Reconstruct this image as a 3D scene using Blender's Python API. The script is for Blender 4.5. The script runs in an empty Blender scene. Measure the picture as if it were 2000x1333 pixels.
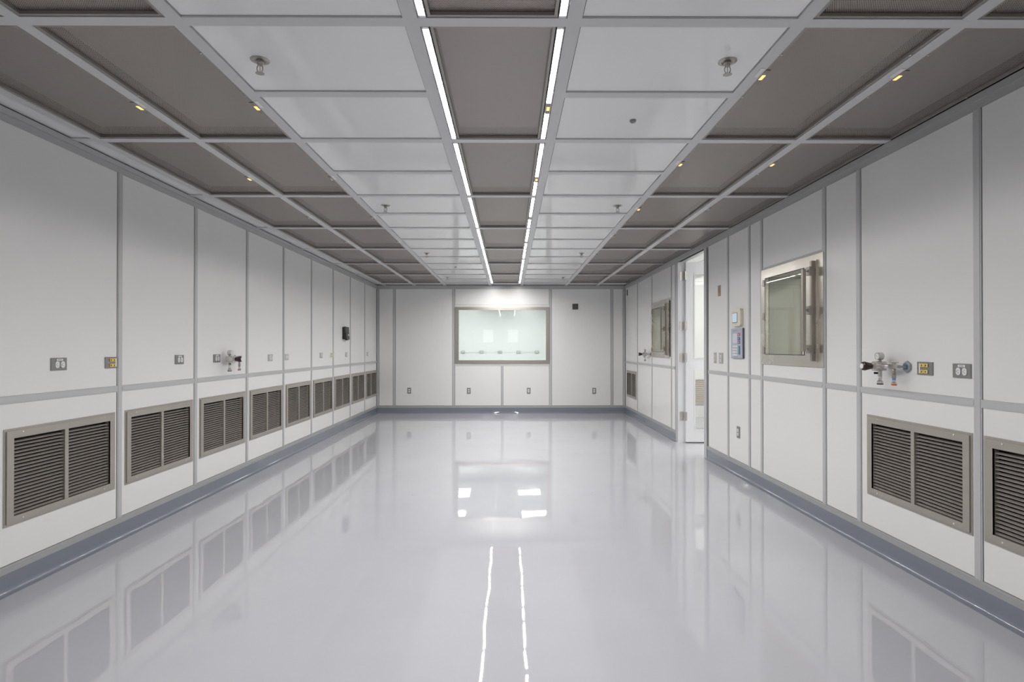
import bpy, math
from mathutils import Vector, Matrix

# ---------------------------------------------------------------- camera, world, exposure
S = bpy.context.scene
COL = S.collection
cam_data = bpy.data.cameras.new('camera')
cam = bpy.data.objects.new('camera', cam_data); COL.objects.link(cam)
cam.location = (0, 0, 1.25)
cam.rotation_euler = (math.pi/2 + 0.0053, 0, -0.0051)
cam_data.sensor_width = 36.0
cam_data.lens = 36.0 * 1115.0 / 2000.0
cam_data.shift_y = 0.0043
cam_data.clip_start = 0.02
S.camera = cam

W = bpy.data.worlds.new('world'); S.world = W
W.use_nodes = True
W.node_tree.nodes['Background'].inputs[0].default_value = (0.8, 0.85, 0.9, 1)
W.node_tree.nodes['Background'].inputs[1].default_value = 0.15

S.view_settings.view_transform = 'Standard'
S.view_settings.look = 'None'
S.view_settings.gamma = 1.0
S.view_settings.use_curve_mapping = False
S.view_settings.exposure = 0.90
S.cycles.caustics_reflective = False
S.cycles.sample_clamp_indirect = 5.0

LED_POWER = 88.0          # lamp strips in the ceiling
TROFFER_POWER = 15.6       # ceiling lights of the room behind the window
CORRIDOR_POWER = 5.2      # unseen fill lights added along the corridor ceiling
LOBBY_POWER = 1.8         # lit panes of the double door behind the camera

XL, XR, YB, YF, Z = -2.555, 2.25, 11.03, -1.30, 2.47

# ---------------------------------------------------------------- materials
def nodes_of(mat):
    mat.use_nodes = True
    nt = mat.node_tree
    return nt, nt.nodes['Principled BSDF']

def mat(name, col, rough=0.5, metal=0.0, spec=0.5, coat=0.0, coat_rough=0.03, emit=None, strength=0.0,
        bump=0.0, bump_scale=60.0, stretch=(1, 1, 1), var=0.0, var_scale=3.0, rvar=0.0):
    m = bpy.data.materials.new(name)
    nt, b = nodes_of(m)
    b.inputs['Base Color'].default_value = (*col, 1)
    b.inputs['Roughness'].default_value = rough
    b.inputs['Metallic'].default_value = metal
    b.inputs['Specular IOR Level'].default_value = spec
    b.inputs['Coat Weight'].default_value = coat
    b.inputs['Coat Roughness'].default_value = coat_rough
    if emit:
        b.inputs['Emission Color'].default_value = (*emit, 1)
        b.inputs['Emission Strength'].default_value = strength
    if bump or var or rvar:
        tc = nt.nodes.new('ShaderNodeNewGeometry')
        mp = nt.nodes.new('ShaderNodeVectorMath'); mp.operation = 'MULTIPLY'
        mp.inputs[1].default_value = stretch
        nt.links.new(tc.outputs['Position'], mp.inputs[0])
    if bump:
        n = nt.nodes.new('ShaderNodeTexNoise'); n.inputs['Scale'].default_value = bump_scale
        n.inputs['Detail'].default_value = 3
        nt.links.new(mp.outputs[0], n.inputs['Vector'])
        bp = nt.nodes.new('ShaderNodeBump'); bp.inputs['Strength'].default_value = bump
        bp.inputs['Distance'].default_value = 0.002
        nt.links.new(n.outputs['Fac'], bp.inputs['Height'])
        nt.links.new(bp.outputs[0], b.inputs['Normal'])
    if var or rvar:
        n2 = nt.nodes.new('ShaderNodeTexNoise'); n2.inputs['Scale'].default_value = var_scale
        n2.inputs['Detail'].default_value = 4
        nt.links.new(mp.outputs[0], n2.inputs['Vector'])
    if var:
        mx = nt.nodes.new('ShaderNodeMix'); mx.data_type = 'RGBA'
        mx.inputs[6].default_value = (*[c*(1-var) for c in col], 1)
        mx.inputs[7].default_value = (*[min(1, c*(1+var)) for c in col], 1)
        nt.links.new(n2.outputs['Fac'], mx.inputs[0])
        nt.links.new(mx.outputs[2], b.inputs['Base Color'])
    if rvar:
        mr = nt.nodes.new('ShaderNodeMapRange')
        mr.inputs['From Min'].default_value = 0.3; mr.inputs['From Max'].default_value = 0.7
        mr.inputs['To Min'].default_value = max(0.02, rough-rvar); mr.inputs['To Max'].default_value = rough+rvar
        nt.links.new(n2.outputs['Fac'], mr.inputs['Value'])
        nt.links.new(mr.outputs[0], b.inputs['Roughness'])
    return m

M = {}
M['wall'] = mat('white wall panel', (0.83, 0.826, 0.808), rough=0.22, spec=0.18, rvar=0.03, var_scale=2)
M['alu'] = mat('anodised aluminium trim', (0.56, 0.56, 0.565), rough=0.42, metal=0.15, bump=0.15, bump_scale=40, stretch=(1, 1, 0.05))
M['trim'] = mat('grey cornice trim', (0.48, 0.485, 0.49), rough=0.42, metal=0.2)
M['base_strip'] = mat('satin aluminium base strip', (0.46, 0.46, 0.46), rough=0.45, metal=0.3)
M['gap'] = mat('dark joint backing', (0.06, 0.06, 0.065), rough=0.8)
M['grid'] = mat('ceiling grid bar', (0.63, 0.63, 0.635), rough=0.40)
M['ceil_panel'] = mat('white ceiling panel', (0.88, 0.88, 0.88), rough=0.08, spec=0.5)
M['plenum'] = mat('dark plenum', (0.05, 0.05, 0.05), rough=0.9)
M['steel'] = mat('brushed stainless steel', (0.56, 0.525, 0.48), rough=0.34, metal=0.85, bump=0.04, bump_scale=25, stretch=(1, 1, 14), var=0.04, var_scale=3, rvar=0.05)
M['steel_warm'] = mat('polished stainless plate', (0.66, 0.62, 0.56), rough=0.28, metal=0.9, var=0.04, var_scale=2.5, rvar=0.07)
M['chamber'] = mat('pale chamber lining', (0.50, 0.49, 0.44), rough=0.20)
M['window_steel'] = mat('stainless window frame', (0.44, 0.41, 0.365), rough=0.30, metal=0.85, var=0.04, var_scale=3)
M['hardware'] = mat('brushed latch hardware', (0.40, 0.37, 0.315), rough=0.36, metal=0.75)
M['screw'] = mat('bright screw head', (0.80, 0.78, 0.75), rough=0.25, metal=0.3)
M['grille'] = mat('stainless grille frame', (0.47, 0.435, 0.39), rough=0.42, metal=0.6, bump=0.04, bump_scale=30, stretch=(1, 1, 10), var=0.04, var_scale=4)
M['slat'] = mat('stainless louvre blade', (0.56, 0.51, 0.47), rough=0.42, metal=0.5, var=0.10, var_scale=5)
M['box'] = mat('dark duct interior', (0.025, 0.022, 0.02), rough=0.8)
M['chrome'] = mat('chrome', (0.68, 0.66, 0.63), rough=0.24, metal=0.75)
M['chrome_dark'] = mat('worn chrome', (0.42, 0.40, 0.37), rough=0.30, metal=0.8)
M['black'] = mat('black plastic', (0.012, 0.012, 0.014), rough=0.3)
M['maroon'] = mat('dark maroon knob', (0.03, 0.008, 0.010), rough=0.25, spec=0.6)
M['white_plastic'] = mat('white plastic', (0.82, 0.82, 0.81), rough=0.35)
M['ivory'] = mat('ivory plastic', (0.78, 0.72, 0.60), rough=0.4)
M['cream'] = mat('cream plastic', (0.66, 0.62, 0.48), rough=0.4)
M['plate'] = mat('stainless cover plate', (0.30, 0.295, 0.29), rough=0.40, metal=0.6, bump=0.1, bump_scale=60, stretch=(1, 1, 8))
M['plate_pale'] = mat('pale steel cover plate', (0.52, 0.51, 0.48), rough=0.40, metal=0.4)
M['plate_brown'] = mat('bronze cover plate', (0.36, 0.30, 0.24), rough=0.40, metal=0.5)
M['plate_dark'] = mat('dark grey cover plate', (0.095, 0.088, 0.08), rough=0.5)
M['yellow'] = mat('yellow jack', (0.85, 0.62, 0.05), rough=0.4)
M['jack_hole'] = mat('jack opening', (0.16, 0.10, 0.01), rough=0.5)
M['orange'] = mat('orange cap', (0.62, 0.19, 0.04), rough=0.4)
M['red_cap'] = mat('dusky red cap', (0.30, 0.14, 0.14), rough=0.4)
M['blue'] = mat('blue band', (0.16, 0.30, 0.60), rough=0.4)
M['hex'] = mat('grey blue hexagon flange', (0.33, 0.36, 0.37), rough=0.35, metal=0.5)
M['sleeve'] = mat('dull blue sleeve', (0.13, 0.20, 0.34), rough=0.4)
M['slot'] = mat('socket slots', (0.07, 0.07, 0.07), rough=0.5)
M['door'] = mat('white door leaf', (0.78, 0.79, 0.80), rough=0.30, spec=0.4)
M['keypad'] = mat('blue grey keypad face', (0.42, 0.46, 0.56), rough=0.35)
M['keypad_edge'] = mat('dark keypad housing', (0.10, 0.10, 0.12), rough=0.4)
M['lcd'] = mat('grey blue display', (0.52, 0.66, 0.78), rough=0.25, emit=(0.55, 0.72, 0.85), strength=0.15)
M['lcd_off'] = mat('pale display', (0.70, 0.71, 0.80), rough=0.25)
M['pink'] = mat('crimson key', (0.58, 0.07, 0.16), rough=0.4)
M['navy'] = mat('navy key', (0.05, 0.07, 0.22), rough=0.4)
M['slate'] = mat('slate key', (0.14, 0.14, 0.20), rough=0.4)
M['teal'] = mat('teal strip', (0.06, 0.17, 0.24), rough=0.4)
M['label'] = mat('white paper label', (0.85, 0.85, 0.86), rough=0.5)
M['print'] = mat('grey print', (0.30, 0.30, 0.32), rough=0.6)
M['led'] = mat('lit lens', (0.9, 0.9, 0.9), rough=0.4, emit=(1.0, 0.985, 0.965), strength=LED_POWER)
M['troffer'] = mat('lit troffer diffuser', (0.9, 0.9, 0.9), rough=0.5, emit=(0.97, 1.0, 0.98), strength=TROFFER_POWER)
M['corridor_fill'] = mat('added corridor fill light', (0.9, 0.9, 0.9), rough=0.5, emit=(1.0, 0.99, 0.97), strength=CORRIDOR_POWER)
M['lobby'] = mat('lit lobby beyond the door', (0.9, 0.9, 0.9), rough=0.5, emit=(0.96, 0.98, 1.0), strength=LOBBY_POWER)
M['amber'] = mat('amber indicator', (0.8, 0.3, 0.08), rough=0.4, emit=(1.0, 0.36, 0.08), strength=2.2)
M['amber_dim'] = mat('indicator unlit', (0.72, 0.66, 0.60), rough=0.3)
M['board'] = mat('indicator housing', (0.30, 0.29, 0.26), rough=0.5)
M['media'] = mat('filter medium', (0.42, 0.395, 0.37), rough=0.9)
M['unit_frame'] = mat('filter unit frame', (0.34, 0.32, 0.295), rough=0.42, metal=0.5)
M['duct'] = mat('filter unit sides', (0.05, 0.047, 0.043), rough=0.7)
M['room_white'] = mat('adjoining room white', (0.82, 0.83, 0.81), rough=0.22, spec=0.5)
M['tan_wall'] = mat('tan corridor panel', (0.50, 0.44, 0.39), rough=0.5)

def floor_material(name, col, rough, coat, coat_rough, wave, spec=0.5, mottled=0.05):
    m = bpy.data.materials.new(name)
    nt, b = nodes_of(m)
    g = nt.nodes.new('ShaderNodeNewGeometry')
    n = nt.nodes.new('ShaderNodeTexNoise'); n.inputs['Scale'].default_value = 1.6; n.inputs['Detail'].default_value = 3
    nt.links.new(g.outputs['Position'], n.inputs['Vector'])
    mx = nt.nodes.new('ShaderNodeMix'); mx.data_type = 'RGBA'
    mx.inputs[6].default_value = (*[c*(1-mottled) for c in col], 1)
    mx.inputs[7].default_value = (*[c*(1+mottled) for c in col], 1)
    nt.links.new(n.outputs['Fac'], mx.inputs[0])
    # a few dark specks in the coating
    v = nt.nodes.new('ShaderNodeTexVoronoi'); v.inputs['Scale'].default_value = 1.9
    nt.links.new(g.outputs['Position'], v.inputs['Vector'])
    lt = nt.nodes.new('ShaderNodeMath'); lt.operation = 'LESS_THAN'; lt.inputs[1].default_value = 0.009
    nt.links.new(v.outputs['Distance'], lt.inputs[0])
    mx2 = nt.nodes.new('ShaderNodeMix'); mx2.data_type = 'RGBA'
    mx2.inputs[7].default_value = (0.12, 0.12, 0.13, 1)
    nt.links.new(lt.outputs[0], mx2.inputs[0]); nt.links.new(mx.outputs[2], mx2.inputs[6])
    nt.links.new(mx2.outputs[2], b.inputs['Base Color'])
    b.inputs['Roughness'].default_value = rough
    b.inputs['Specular IOR Level'].default_value = spec
    b.inputs['Coat Weight'].default_value = coat
    b.inputs['Coat Roughness'].default_value = coat_rough
    b.inputs['Coat IOR'].default_value = 1.6
    w = nt.nodes.new('ShaderNodeTexNoise'); w.inputs['Scale'].default_value = 2.6; w.inputs['Detail'].default_value = 1.5
    nt.links.new(g.outputs['Position'], w.inputs['Vector'])
    bp = nt.nodes.new('ShaderNodeBump'); bp.inputs['Strength'].default_value = 1.0; bp.inputs['Distance'].default_value = wave
    nt.links.new(w.outputs['Fac'], bp.inputs['Height'])
    nt.links.new(bp.outputs[0], b.inputs['Normal']); nt.links.new(bp.outputs[0], b.inputs['Coat Normal'])
    return m
M['floor'] = floor_material('grey epoxy floor', (0.505, 0.506, 0.542), 0.50, 1.0, 0.02, 0.0012, spec=0.0)
M['cove'] = floor_material('blue grey epoxy cove', (0.215, 0.235, 0.278), 0.40, 1.0, 0.05, 0.0003, spec=0.0)

def glass_material(name, tint, ior=1.5, rough=0.0):
    m = bpy.data.materials.new(name); m.use_nodes = True
    nt = m.node_tree; nt.nodes.clear()
    out = nt.nodes.new('ShaderNodeOutputMaterial')
    t = nt.nodes.new('ShaderNodeBsdfTransparent'); t.inputs[0].default_value = (*tint, 1)
    g = nt.nodes.new('ShaderNodeBsdfGlossy'); g.inputs['Roughness'].default_value = rough
    f = nt.nodes.new('ShaderNodeFresnel'); f.inputs['IOR'].default_value = ior
    mx = nt.nodes.new('ShaderNodeMixShader')
    geo = nt.nodes.new('ShaderNodeNewGeometry')      # reflect at the outer faces only
    front = nt.nodes.new('ShaderNodeMath'); front.operation = 'SUBTRACT'; front.inputs[0].default_value = 1.0
    nt.links.new(geo.outputs['Backfacing'], front.inputs[1])
    fac = nt.nodes.new('ShaderNodeMath'); fac.operation = 'MULTIPLY'
    nt.links.new(f.outputs[0], fac.inputs[0]); nt.links.new(front.outputs[0], fac.inputs[1])
    nt.links.new(fac.outputs[0], mx.inputs[0]); nt.links.new(t.outputs[0], mx.inputs[1]); nt.links.new(g.outputs[0], mx.inputs[2])
    nt.links.new(mx.outputs[0], out.inputs[0])
    return m
M['glass'] = glass_material('clear window glass', (0.972, 0.988, 0.975))
M['glass_door'] = glass_material('greenish chamber glass', (0.955, 0.965, 0.935), ior=1.55)

def screen_material():
    """Sheet steel punched with staggered round holes (6.4 mm pitch)."""
    m = bpy.data.materials.new('perforated steel screen'); m.use_nodes = True
    nt = m.node_tree; b = nt.nodes['Principled BSDF']; out = nt.nodes['Material Output']
    b.inputs['Base Color'].default_value = (0.36, 0.335, 0.31, 1)
    b.inputs['Metallic'].default_value = 0.55; b.inputs['Roughness'].default_value = 0.36
    geo = nt.nodes.new('ShaderNodeNewGeometry'); sx = nt.nodes.new('ShaderNodeSeparateXYZ')
    nt.links.new(geo.outputs['Position'], sx.inputs[0])
    nz = nt.nodes.new('ShaderNodeTexNoise'); nz.inputs['Scale'].default_value = 2.2; nz.inputs['Detail'].default_value = 2
    nt.links.new(geo.outputs['Position'], nz.inputs['Vector'])
    mixc = nt.nodes.new('ShaderNodeMix'); mixc.data_type = 'RGBA'
    mixc.inputs[6].default_value = (0.44, 0.42, 0.385, 1); mixc.inputs[7].default_value = (0.50, 0.43, 0.41, 1)
    nt.links.new(nz.outputs['Fac'], mixc.inputs[0]); nt.links.new(mixc.outputs[2], b.inputs['Base Color'])
    def M2(op, a, bb=None):
        n = nt.nodes.new('ShaderNodeMath'); n.operation = op
        for k, q in enumerate((a, bb)):
            if q is None: continue
            if isinstance(q, (int, float)): n.inputs[k].default_value = q
            else: nt.links.new(q, n.inputs[k])
        return n.outputs[0]
    px, py = 0.0064, 0.0111
    masks = []
    for off in (0.0, 0.5):
        u = M2('SUBTRACT', M2('FRACT', M2('ADD', M2('DIVIDE', sx.outputs[0], px), 100.0 + off)), 0.5)
        v = M2('SUBTRACT', M2('FRACT', M2('ADD', M2('DIVIDE', sx.outputs[1], py), 100.0 + off)), 0.5)
        r2 = M2('ADD', M2('POWER', M2('MULTIPLY', u, px*1000), 2.0), M2('POWER', M2('MULTIPLY', v, py*1000), 2.0))
        masks.append(M2('LESS_THAN', r2, 2.1**2))
    hole = M2('MAXIMUM', masks[0], masks[1])
    tr = nt.nodes.new('ShaderNodeBsdfTransparent')
    mx = nt.nodes.new('ShaderNodeMixShader')
    nt.links.new(hole, mx.inputs[0]); nt.links.new(b.outputs[0], mx.inputs[1]); nt.links.new(tr.outputs[0], mx.inputs[2])
    nt.links.new(mx.outputs[0], out.inputs[0])
    return m
M['screen'] = screen_material()

# ---------------------------------------------------------------- mesh builder
class MB:
    def __init__(s): s.v, s.f, s.sm = [], [], []
    def add(s, vs, fs, smooth=False):
        o = len(s.v); s.v += [tuple(p) for p in vs]
        for f in fs: s.f.append([i+o for i in f]); s.sm.append(smooth)
        return s
    def box(s, x0, x1, y0, y1, z0, z1, T=None):
        if x0 > x1: x0, x1 = x1, x0
        if y0 > y1: y0, y1 = y1, y0
        if z0 > z1: z0, z1 = z1, z0
        vs = [(x0,y0,z0),(x1,y0,z0),(x1,y1,z0),(x0,y1,z0),(x0,y0,z1),(x1,y0,z1),(x1,y1,z1),(x0,y1,z1)]
        if T: vs = [T(*p) for p in vs]
        return s.add(vs, [(0,3,2,1),(4,5,6,7),(0,1,5,4),(1,2,6,5),(2,3,7,6),(3,0,4,7)])
    def plate(s, x0, x1, z0, z1, d, ch):
        """plate on the wall plane y=0 standing d into the room (-y), with chamfered rim ch"""
        a, b = (x0, x1, z0, z1), (x0+ch, x1-ch, z0+ch, z1-ch)
        vs = [(a[0],0,a[2]),(a[1],0,a[2]),(a[1],0,a[3]),(a[0],0,a[3]),
              (a[0],-d+ch*.7,a[2]),(a[1],-d+ch*.7,a[2]),(a[1],-d+ch*.7,a[3]),(a[0],-d+ch*.7,a[3]),
              (b[0],-d,b[2]),(b[1],-d,b[2]),(b[1],-d,b[3]),(b[0],-d,b[3])]
        fs = [(8,9,10,11)]
        for i in range(4):
            j = (i+1) % 4
            fs += [(i,j,j+4,i+4),(i+4,j+4,j+8,i+8)]
        fs.append((3,2,1,0))
        return s.add(vs, fs)
    def cyl(s, p0, p1, r0, r1=None, n=16, caps=True):
        r1 = r0 if r1 is None else r1
        p0, p1 = Vector(p0), Vector(p1); ax = (p1-p0).normalized()
        t = Vector((1,0,0)) if abs(ax.x) < .9 else Vector((0,1,0))
        a = ax.cross(t).normalized(); b = ax.cross(a)
        ring = lambda p, r: [p + (a*math.cos(2*math.pi*i/n) + b*math.sin(2*math.pi*i/n))*r for i in range(n)]
        A, B = ring(p0, r0), ring(p1, r1)
        s.add(A+B, [(i,(i+1)%n,(i+1)%n+n,i+n) for i in range(n)], n > 8)
        if caps:
            s.add(A, [tuple(range(n))[::-1]]); s.add(B, [tuple(range(n))])
        return s
    def lathe(s, p0, axis, prof, n=20):
        """prof: list of (distance along the axis, radius)"""
        p0, ax = Vector(p0), Vector(axis).normalized()
        for (d0, r0), (d1, r1) in zip(prof, prof[1:]):
            if abs(d0-d1) < 1e-7 and abs(r0-r1) < 1e-7: continue
            s.cyl(p0+ax*d0, p0+ax*(d1 if abs(d1-d0) > 1e-7 else d0+1e-5), max(r0,1e-5), max(r1,1e-5), n, caps=False)
        for k, flip in ((0, True), (-1, False)):
            d, r = prof[k]
            if r > 1e-4: s.cyl(p0+ax*d, p0+ax*(d+(1e-5 if flip is False else -1e-5)), r, r, n, caps=True)
        return s
    def ring(s, x0, x1, z0, z1, w0, w1, hx0, hx1, hz0, hz1):
        """rectangular ring in the x-z plane from y=w0 to y=w1 with a rectangular hole"""
        O = [(x0,z0),(x1,z0),(x1,z1),(x0,z1)]; I = [(hx0,hz0),(hx1,hz0),(hx1,hz1),(hx0,hz1)]
        vs = []
        for w in (w0, w1):
            vs += [(p[0], w, p[1]) for p in O] + [(p[0], w, p[1]) for p in I]
        fs = []
        for i in range(4):
            j = (i+1) % 4
            fs += [(i,j,4+j,4+i),(8+j,8+i,12+i,12+j),(j,i,8+i,8+j),(4+i,4+j,12+j,12+i)]
        return s.add(vs, fs)
    def mesh(s, name, m):
        me = bpy.data.meshes.new(name)
        me.from_pydata(s.v, [], s.f); me.update()
        me.polygons.foreach_set('use_smooth', s.sm)
        me.materials.append(M[m] if isinstance(m, str) else m)
        return me
    def build(s, name, m, parent=None, loc=None):
        return link(name, s.mesh(name, m), parent, loc)

def link(name, me, parent=None, loc=None, rot=None):
    o = bpy.data.objects.new(name, me); COL.objects.link(o)
    if loc: o.location = loc
    if rot: o.rotation_euler = rot
    if parent: o.parent = parent
    return o

def thing(name, label, cat, loc, rotz=0.0, group=None):
    o = bpy.data.objects.new(name, None); COL.objects.link(o)
    o.empty_display_size = 0.1
    o.location = loc; o.rotation_euler = (0, 0, rotz)
    o['label'] = label; o['category'] = cat
    if group: o['group'] = group
    return o

def struct(o):
    o['kind'] = 'structure'; return o

def dup(root, loc, label, rotz=None):
    r = root.copy(); COL.objects.link(r); r.location = loc; r['label'] = label
    if rotz is not None: r.rotation_euler = (0, 0, rotz)
    for ch in list(root.children):
        c = ch.copy(); COL.objects.link(c); c.parent = r
        for g in list(ch.children):
            d = g.copy(); COL.objects.link(d); d.parent = c
    return r

ORD = ['nearest', 'second', 'third', 'fourth', 'fifth', 'sixth', 'seventh', 'eighth', 'ninth']
LEFT_ROT, RIGHT_ROT = math.pi/2, -math.pi/2

# ---------------------------------------------------------------- floor and cove base
fl = MB().box(XL-.05, XR+.001, YF, YB+.02, -.06, 0).build('floor', 'floor'); struct(fl)

def cove(name, axis, at, a0, a1, sgn):
    """coved epoxy upstand; sgn is the direction from the wall into the room"""
    r = .028; prof = [(0, .104), (.003, .104)]
    for k in range(17):
        t = math.pi/2*k/16
        prof.append((.003 + r*(1-math.cos(t)), .002 + r*(1-math.sin(t))))
    prof += [(.003+r, .0005), (0, .0005)]
    mb = MB(); vs = []
    for a in (a0, a1):
        for w, z in prof:
            vs.append((at+sgn*w, a, z) if axis == 'x' else (a, at+sgn*w, z))
    n = len(prof)
    mb.add(vs[:2]+vs[n:n+2], [(0,1,3,2)])
    mid = vs[1:n-1] + vs[n+1:2*n-1]; m_ = n-2
    mb.add(mid, [(i,i+1,m_+i+1,m_+i) for i in range(m_-1)], True)
    mb.add(vs[:n], [tuple(range(n))]); mb.add(vs[n:], [tuple(range(n))])
    return struct(mb.build(name, 'cove'))
cove('baseboard_left', 'x', XL, YF, YB, 1)
cove('baseboard_back', 'y', YB, XL, XR, -1)
cove('baseboard_right', 'x', XR, YF, 6.474, -1)
cove('baseboard_right.001', 'x', XR, 7.677, YB, -1)

# ---------------------------------------------------------------- walls
JW = .046          # joint batten width
ZB, ZR0, ZR1, ZC = .146, .967, 1.006, 2.400     # base strip top, rail, cornice bottom

class Wall:
    """u runs along the wall, w out of it into the room"""
    def __init__(s, name, tf, back):
        s.tf = tf
        mb = MB()
        for (u0, u1, z0, z1) in back: mb.box(u0, u1, -.12, -.062, z0, z1, T=tf)
        s.root = struct(mb.build(name, 'gap'))
    def piece(s, name, m, u0, u1, z0, z1, w0=-.012, w1=0.0, hole=None):
        mb = MB()
        if hole:
            h0, h1, y0, y1 = hole
            for q in ((u0,h0,z0,z1),(h1,u1,z0,z1),(h0,h1,z0,y0),(h0,h1,y1,z1)):
                if q[1]-q[0] > 1e-4 and q[3]-q[2] > 1e-4: mb.box(q[0], q[1], w0, w1, q[2], q[3], T=s.tf)
        else: mb.box(u0, u1, w0, w1, z0, z1, T=s.tf)
        return mb.build(name, m, s.root)
    def batten(s, u, z0, z1, wd=JW):
        mb = MB()
        a, b = u-wd/2, u+wd/2
        mb.box(a, b, -.03, .0035, z0, z1, T=s.tf)
        mb.box(a+wd*.16, b-wd*.16, .0035, .0055, z0, z1, T=s.tf)
        return mb.build('batten', 'alu', s.root)
    def rail(s, u0, u1):
        mb = MB().box(u0, u1, -.03, .0035, ZR0, ZR1, T=s.tf).box(u0, u1, .0035, .0055, ZR0+.008, ZR1-.008, T=s.tf)
        return mb.build('chair_rail', 'alu', s.root)
    def base(s, u0, u1):
        return MB().box(u0, u1, -.03, .004, .104, ZB-.002, T=s.tf).box(u0, u1, .004, .007, .118, .130, T=s.tf).build('base_strip', 'base_strip', s.root)
    def cornice(s, u0, u1):
        mb = MB().box(u0, u1, -.03, .006, ZC, 2.437, T=s.tf).box(u0, u1, -.03, .012, 2.437, Z-.001, T=s.tf)
        return mb.build('cornice', 'trim', s.root)

G = .0045   # joint gap beside a batten
def bays(w, seams, z0, z1, holes, name='panel'):
    for a, b in zip(seams, seams[1:]):
        h = next((q for q in holes if a-.01 < q[0] and q[1] < b+.01 and z0-.01 < q[2] and q[3] < z1+.01), None)
        w.piece(name, 'wall', a+JW/2+G, b-JW/2-G, z0+.0006, z1-.0006, hole=h)

# left wall
GRILLE_W, GRILLE_H, GZ = .815, .497, .589
L_SEAMS = [YF-.02, -.81, .103, 1.016, 1.93, 2.843, 3.756, 4.664, 5.580, 6.481, 7.396, 8.308, 9.203, 10.123, YB]
wl = Wall('wall_left', lambda u, w, z: (XL+w, u, z), [(YF, YB+.12, 0, 2.75)])
l_grilles = [(a+b)/2 + .006 for a, b in zip(L_SEAMS[5:], L_SEAMS[6:])]
gh = lambda c: (c-GRILLE_W/2+.02, c+GRILLE_W/2-.02, GZ-GRILLE_H/2+.02, GZ+GRILLE_H/2-.02)
bays(wl, L_SEAMS, ZB, ZR0, [gh(c) for c in l_grilles])
bays(wl, L_SEAMS, ZR1, ZC, [])
for u in L_SEAMS[1:-1]: wl.batten(u, ZB-.002, ZC)
for a, b in zip(L_SEAMS, L_SEAMS[1:]): wl.rail(a+JW/2, b-JW/2)
wl.base(YF, YB); wl.cornice(YF, YB)

# right wall (door opening 6.559..7.584)
DO0, DO1 = 6.559, 7.584
R_SEAMS1 = [YF-.02, -.015, .90, 1.812, 2.726, 3.658, 4.060, 5.070, 5.331, 5.852, 6.452]
R_SEAMS2 = [7.70, 7.902, 8.980, 9.992, YB]
P_Z0, P_Z1 = 1.113, 1.940
P1, P2 = (4.058, 5.060), (7.988, 8.985)
bk = [(YF, P1[0]+.05, 0, 2.75), (P1[0]+.05, P1[1]-.05, 0, P_Z0+.05), (P1[0]+.05, P1[1]-.05, P_Z1-.05, 2.75), (P1[1]-.05, DO0-.07, 0, 2.75),
      (DO0-.07, DO1+.07, 2.42, 2.75),
      (DO1+.07, P2[0]+.05, 0, 2.75), (P2[0]+.05, P2[1]-.05, 0, P_Z0+.05), (P2[0]+.05, P2[1]-.05, P_Z1-.05, 2.75), (P2[1]-.05, YB+.12, 0, 2.75)]
wr = Wall('wall_right', lambda u, w, z: (XR-w, u, z), bk)
r_grilles = [3.167, 2.284, 10.474]
rh = [gh(c) for c in r_grilles]
for seams in (R_SEAMS1, R_SEAMS2):
    bays(wr, seams, ZB, ZR0, rh)
    for a, b in zip(seams, seams[1:]):
        p = next((q for q in (P1, P2) if abs(q[0]-a) < .1 and abs(q[1]-b) < .1), None)
        if p:
            wr.piece('panel', 'wall', a+JW/2+G, b-JW/2-G, P_Z1-.02, ZC-.002)
            wr.piece('panel', 'wall', a+JW/2+G, b-JW/2-G, ZR1+.0006, P_Z0+.02)
            wr.piece('trim', 'alu', a+JW/2, b-JW/2, P_Z1-.02, P_Z1+.022, w1=.002)
        else:
            wr.piece('panel', 'wall', a+JW/2+G, b-JW/2-G, ZR1+.0006, ZC-.002)
        wr.rail(a+JW/2, b-JW/2)
for u in R_SEAMS1[1:-1] + R_SEAMS2[1:-1]: wr.batten(u, ZB-.002, ZC)
wr.base(YF, 6.474); wr.base(7.677, YB); wr.cornice(YF, YB)
# corridor-side skin of the right wall
mb = MB()
for (u0, u1, z0, z1) in bk: mb.box(u0, u1, -.125, -.121, z0, z1, T=wr.tf)
mb.build('corridor_skin', 'wall', wr.root)

# back wall with window
WX0, WX1, WZ0, WZ1 = -1.043, .780, .960, 2.050
wb = Wall('wall_back', lambda u, w, z: (u, YB-w, z), [(XL-.1, WX0+.03, 0, 2.75), (WX1-.03, XR+.1, 0, 2.75), (WX0+.03, WX1-.03, 0, WZ0+.03), (WX0+.03, WX1-.03, WZ1-.03, 2.75)])
B_SEAMS = [XL+.024, -2.214, -1.069, .800, 1.990, XR-.024]
for a, b in zip(B_SEAMS, B_SEAMS[1:]):
    if abs(a+1.069) < .01:
        m0 = -.134
        wb.piece('panel', 'wall', a+JW/2+G, m0-.016-G, ZB+.002, WZ0-.046)
        wb.piece('panel', 'wall', m0+.016+G, b-JW/2-G, ZB+.002, WZ0-.046)
        wb.batten(m0, ZB, WZ0-.042, .032)
        wb.piece('trim', 'wall', a+JW/2, b-JW/2, WZ0-.042, WZ0+.01, w1=.002)
        wb.piece('trim', 'wall', a+JW/2, b-JW/2, WZ1-.01, WZ1+.042, w1=.002)
        wb.piece('joint_strip', 'wall', m0-.0035, m0+.0035, WZ1+.045, ZC-.002, w1=.0008)
        wb.piece('panel', 'wall', a+JW/2+G, m0-.003, WZ1+.045, ZC-.002)
        wb.piece('panel', 'wall', m0+.003, b-JW/2-G, WZ1+.045, ZC-.002)
    else:
        wb.piece('panel', 'wall', a+JW/2+G, b-JW/2-G, ZB+.002, ZC-.002)
for u in B_SEAMS: wb.batten(u, ZB, ZC)
wb.base(XL, XR); wb.cornice(XL, XR)

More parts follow.
